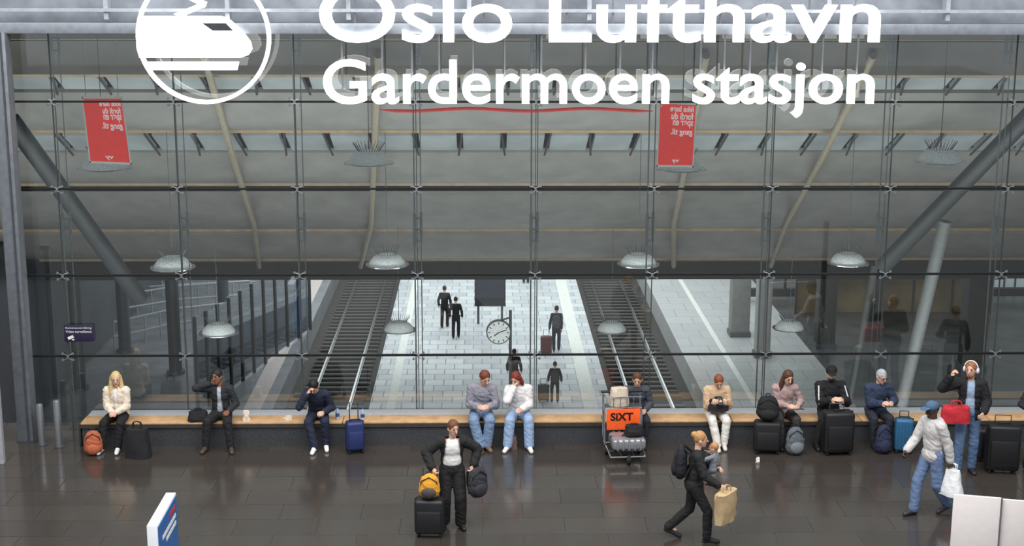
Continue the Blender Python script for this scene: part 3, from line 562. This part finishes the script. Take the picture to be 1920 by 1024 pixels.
person('person in dark coat cut off at the image right edge',F(1934,880),20,1.72,rh=(-.22,-.2,1.05),top=(34,34,40),bot=(30,30,36),hc=(60,44,34))
# platform people
PG='travellers on the platform'
person('person in black walking away, left of the walking pair on the platform',F(834,614,ZP),172,1.8,rf=(-.09,-.1),lf=(.09,.2,.12),top=(22,22,24),bot=(26,26,30),hc=(30,22,18),far=True,group=PG)
person('person in black walking away, right of the walking pair on the platform',F(855,634,ZP),175,1.74,rf=(-.09,-.12),lf=(.09,.2,.12),top=(20,20,22),bot=(24,24,28),hc=(26,20,18),far=True,group=PG)
PC=person('person with grey backpack pulling a red suitcase along the platform',F(1043,658,ZP),175,1.85,rh=(-.2,.05,.9),lh=(.28,.14,.86),rf=(-.09,-.1),lf=(.09,.16,.11),top=(48,52,58),bot=(40,42,48),hc=(36,26,22),far=True,group=PG)
backpack(loc_of(PC,(0,.24,1.0)),R(-5),.34,.2,.5,mat((70,76,82),.7),'grey backpack on the person with the red suitcase')
p=F(1024,664,ZP); suitcase(p,0,.44,.28,.72,mat((96,34,40),.5),'dark red suitcase on the platform',.25)
PD=person('small person with backpack on the platform near the glass',F(1040,755,ZP),178,1.5,top=(30,30,33),bot=(34,32,34),hc=(28,22,20),far=True,group=PG)
backpack(loc_of(PD,(0,.22,.8)),R(0),.32,.2,.42,mat((52,50,50),.7),'dark backpack on the small person on the platform')
suitcase(F(1019,752,ZP),0,.4,.26,.6,mat((30,30,34),.5),'black suitcase beside the small person on the platform',.2)
person('person in dark coat on the platform above the red haired pair',F(964,740,ZP),170,1.7,top=(24,24,28),bot=(30,30,34),hc=(26,22,20),far=True,group=PG)
person('distant person on the platform half hidden by the roof edge',F(986,531,ZP),175,1.75,top=(30,30,34),bot=(28,28,34),hc=(30,24,20),far=True,group=PG)
# ---------------------------------------------------------------- luggage in the hall
backpack(F(176,853),R(10),.3,.22,.42,cloth((172,92,60)),'rust orange backpack on the floor beside the blond person')
softbag('holdall',F(260,857),R(-5),.42,.28,.5,cloth((30,30,33)),'black holdall on the floor beside the blond person','bag')
softbag('shoulder_bag',bench_at(370,792),R(8),.36,.22,.17,cloth((30,30,33)),'low black bag lying on the bench beside the phone caller','bag',.05)
softbag('paper_wrapper',bench_at(460,792),R(20),.14,.12,.17,cloth((222,206,190)),'crumpled pale paper on the bench beside the phone caller','paper',0,.6)
softbag('food_wrapper',bench_at(541,786),R(0),.16,.1,.06,cloth((226,214,196)),'small pale food wrapper lying alone on the wooden bench top','wrapper',0,.6)
bottle(bench_at(633,786),mat((60,90,150),.4),'clear bottle on the bench just left of the blue suitcase handle'); bottle(bench_at(680,788),mat((40,80,150),.4),'clear bottle on the bench just right of the blue suitcase handle')
suitcase(F(666,848),R(14),.3,.22,.55,mat((36,48,98),.5),'navy blue suitcase with raised handle in front of the bench',.3,False)
softbag('tote_bag',F(962,842),R(0),.14,.12,.22,cloth((104,82,74)),'small brown bag on the floor between two pairs of jeans','bag',.06)
suitcase(F(806,1003),R(-4),.42,.26,.56,mat((28,28,31),.5),'black suitcase under the yellow bag',.42,False)
p=F(806,1003); e=backpack(p+V((0,-.02,.57)),R(-4),.3,.22,.36,cloth((214,148,42)),'yellow and grey backpack standing on a black suitcase',cloth((70,66,62)))
backpack(loc_of(WOM,(.36,-.16,.5)),R(30),.3,.2,.46,cloth((44,44,48)),'dark backpack hanging from a hand beside the white top')
backpack(loc_of(MUM,(0,.2,.93)),R(262),.34,.2,.5,cloth((24,25,30)),'black backpack on the back of the person carrying a child')
softbag('paper_bag',loc_of(MUM,(-.26,-.44,.42)),R(50),.42,.16,.44,mat((186,160,122),.7,0,.2),'brown paper carrier bag held by the person with the child','bag',.1,1.05)
softbag('plastic_bag',loc_of(WALK,(.3,.12,.36)),R(-50),.36,.2,.4,mat((238,238,238),.4,0,.5,12,.05),'white plastic carrier bag held by the walking person','bag',.1,.55)
softbag('handbag',loc_of(MAN,(-.22,-.3,.93)),R(-10),.46,.2,.26,cloth((190,40,52)),'red and white bag carried by the person with headphones','bag',.1,.9)
softbag('handbag',V((W(1345,790,YB-.05).x,YB-.08,.63)),R(5),.36,.16,.2,cloth((34,34,40)),'black handbag on the lap of the person in beige','bag',.04,.8)
suitcase(F(1437,848),R(-6),.44,.28,.55,mat((24,24,26),.6),'black suitcase under a black rucksack by the mauve sweater',.0,False)
backpack(F(1437,848)+V((0,.02,.56)),R(-6),.38,.26,.42,cloth((26,26,28)),'black rucksack standing on a black suitcase')
backpack(F(1490,852),R(8),.32,.22,.48,cloth((92,98,104)),'grey backpack on the floor before the person in mauve',cloth((116,122,126)))
suitcase(F(1568,850),R(4),.5,.3,.74,mat((26,26,28),.5),'large black suitcase in front of the bearded person',.1,False)
backpack(F(1655,850),R(10),.28,.2,.5,cloth((38,44,72)),'navy backpack on the floor before the grey haired person')
suitcase(F(1692,848),R(-8),.3,.22,.6,mat((44,96,132),.4),'teal blue hard suitcase beside the navy backpack',.1)
suitcase(F(1876,884),R(-8),.52,.3,.8,mat((22,22,24),.5),'large black suitcase at the image right beside the bench',.12,False)
suitcase(F(1845,862),R(5),.32,.24,.55,mat((40,40,44),.5),'smaller dark suitcase behind the person with headphones',.0)
softbag('paper_scrap',F(1421,868),0,.06,.06,.09,WHITE,'small white scrap lying on the dark floor','litter',0,.7)
# luggage trolley
p=F(1176,870); e=thing('luggage_trolley','steel luggage trolley with orange sign board loaded with bags','trolley',p,R(4))
bm=B()
for s in (-1,1):
    tube(bm,[(s*.28,-.05,.14),(s*.3,.55,.2),(s*.31,.62,.35),(s*.31,.68,1.02)],.017); tube(bm,[(s*.31,.4,.2),(s*.31,.5,.75),(s*.31,.66,.8)],.013)
for y,z in ((-.05,.14),(.2,.16),(.5,.2)): tube(bm,[(-.29,y,z),(.29,y,z)],.014)
tube(bm,[(-.1,-.05,.14),(-.12,.55,.2)],.01); tube(bm,[(.1,-.05,.14),(.12,.55,.2)],.01)
obj('frame',bm,CHROME,e)
obj('handle_bar',rc(B(),(-.33,.68,1.03),.022,(.33,.68,1.03),.022),BLACK,e)
obj('sign_board',bx(B(),(0,.45,.62),(.56,.03,.36),bev=.01),mat((238,92,34),.4,emit=.1),e)
text_on('SiXT',lambda u,v:V((-.22+.38*u,.428,.6+.14*v)),mat((20,20,20),.5),e,None,.03)
bm=B()
for i in range(6): tube(bm,[(-.28+.112*i,.45,.82),(-.28+.112*i,.45,1.0)],.006)
for z in (.82,1.0): tube(bm,[(-.3,.45,z),(.3,.45,z),(.31,.66,z)],.008); tube(bm,[(-.3,.45,z),(-.31,.66,z)],.008)
obj('basket',bm,CHROME,e); obj('basket_floor',bx(B(),(0,.56,.82),(.58,.22,.012)),DSTEEL,e)
for x,y,r_ in ((.02,-.03,.085),(-.27,.5,.08),(.27,.5,.08)):
    w=obj('wheel',wheel(B(),(x,y,r_),r_,.045),RUBBER,e); obj('wheel_hub',wheel(B(),(x,y,r_),r_*.5,.05),STEEL,w)
q=loc_of(e,(.02,.17,.2)); sc=suitcase(q,R(4),.56,.46,.23,mat((150,150,154),.3,.4),'silver hard suitcase lying on the luggage trolley',0)
softbag('holdall',loc_of(e,(.13,.15,.46)),R(4),.32,.26,.15,cloth((28,28,31)),'black holdall on top of the silver suitcase on the trolley','bag',.03,.8)
softbag('cloth_bag',loc_of(e,(-.06,.56,.83)),R(4),.34,.18,.3,cloth((206,190,170)),'pale cloth bag in the top basket of the trolley','bag',0,.8)
# ---------------------------------------------------------------- light
w=bpy.data.worlds.new('world'); S.world=w; w.use_nodes=True; bg=w.node_tree.nodes['Background']; bg.inputs[0].default_value=(.86,.93,1,1); bg.inputs[1].default_value=.52
def area(loc,size,en,rx,col=(1,1,1)):
    l=bpy.data.lights.new('unseen_area_light','AREA'); l.shape='RECTANGLE'; l.size,l.size_y=size; l.energy=en; l.color=col
    o=bpy.data.objects.new('unseen_area_light',l); C.objects.link(o); o.location=loc; o.rotation_euler=(R(rx),0,0); return o
area((0,13,15),(24,14),5400,12,(1,.99,.98))
area((0,26.2,-2.4),(30,2),3000,105,(1,.99,.97))  # unseen light added below the slab edge to brighten roof and platform
area((1,66,-1.9),(24,26),3700,0,(.96,.98,1))  # unseen light added behind the louvers to brighten the platform
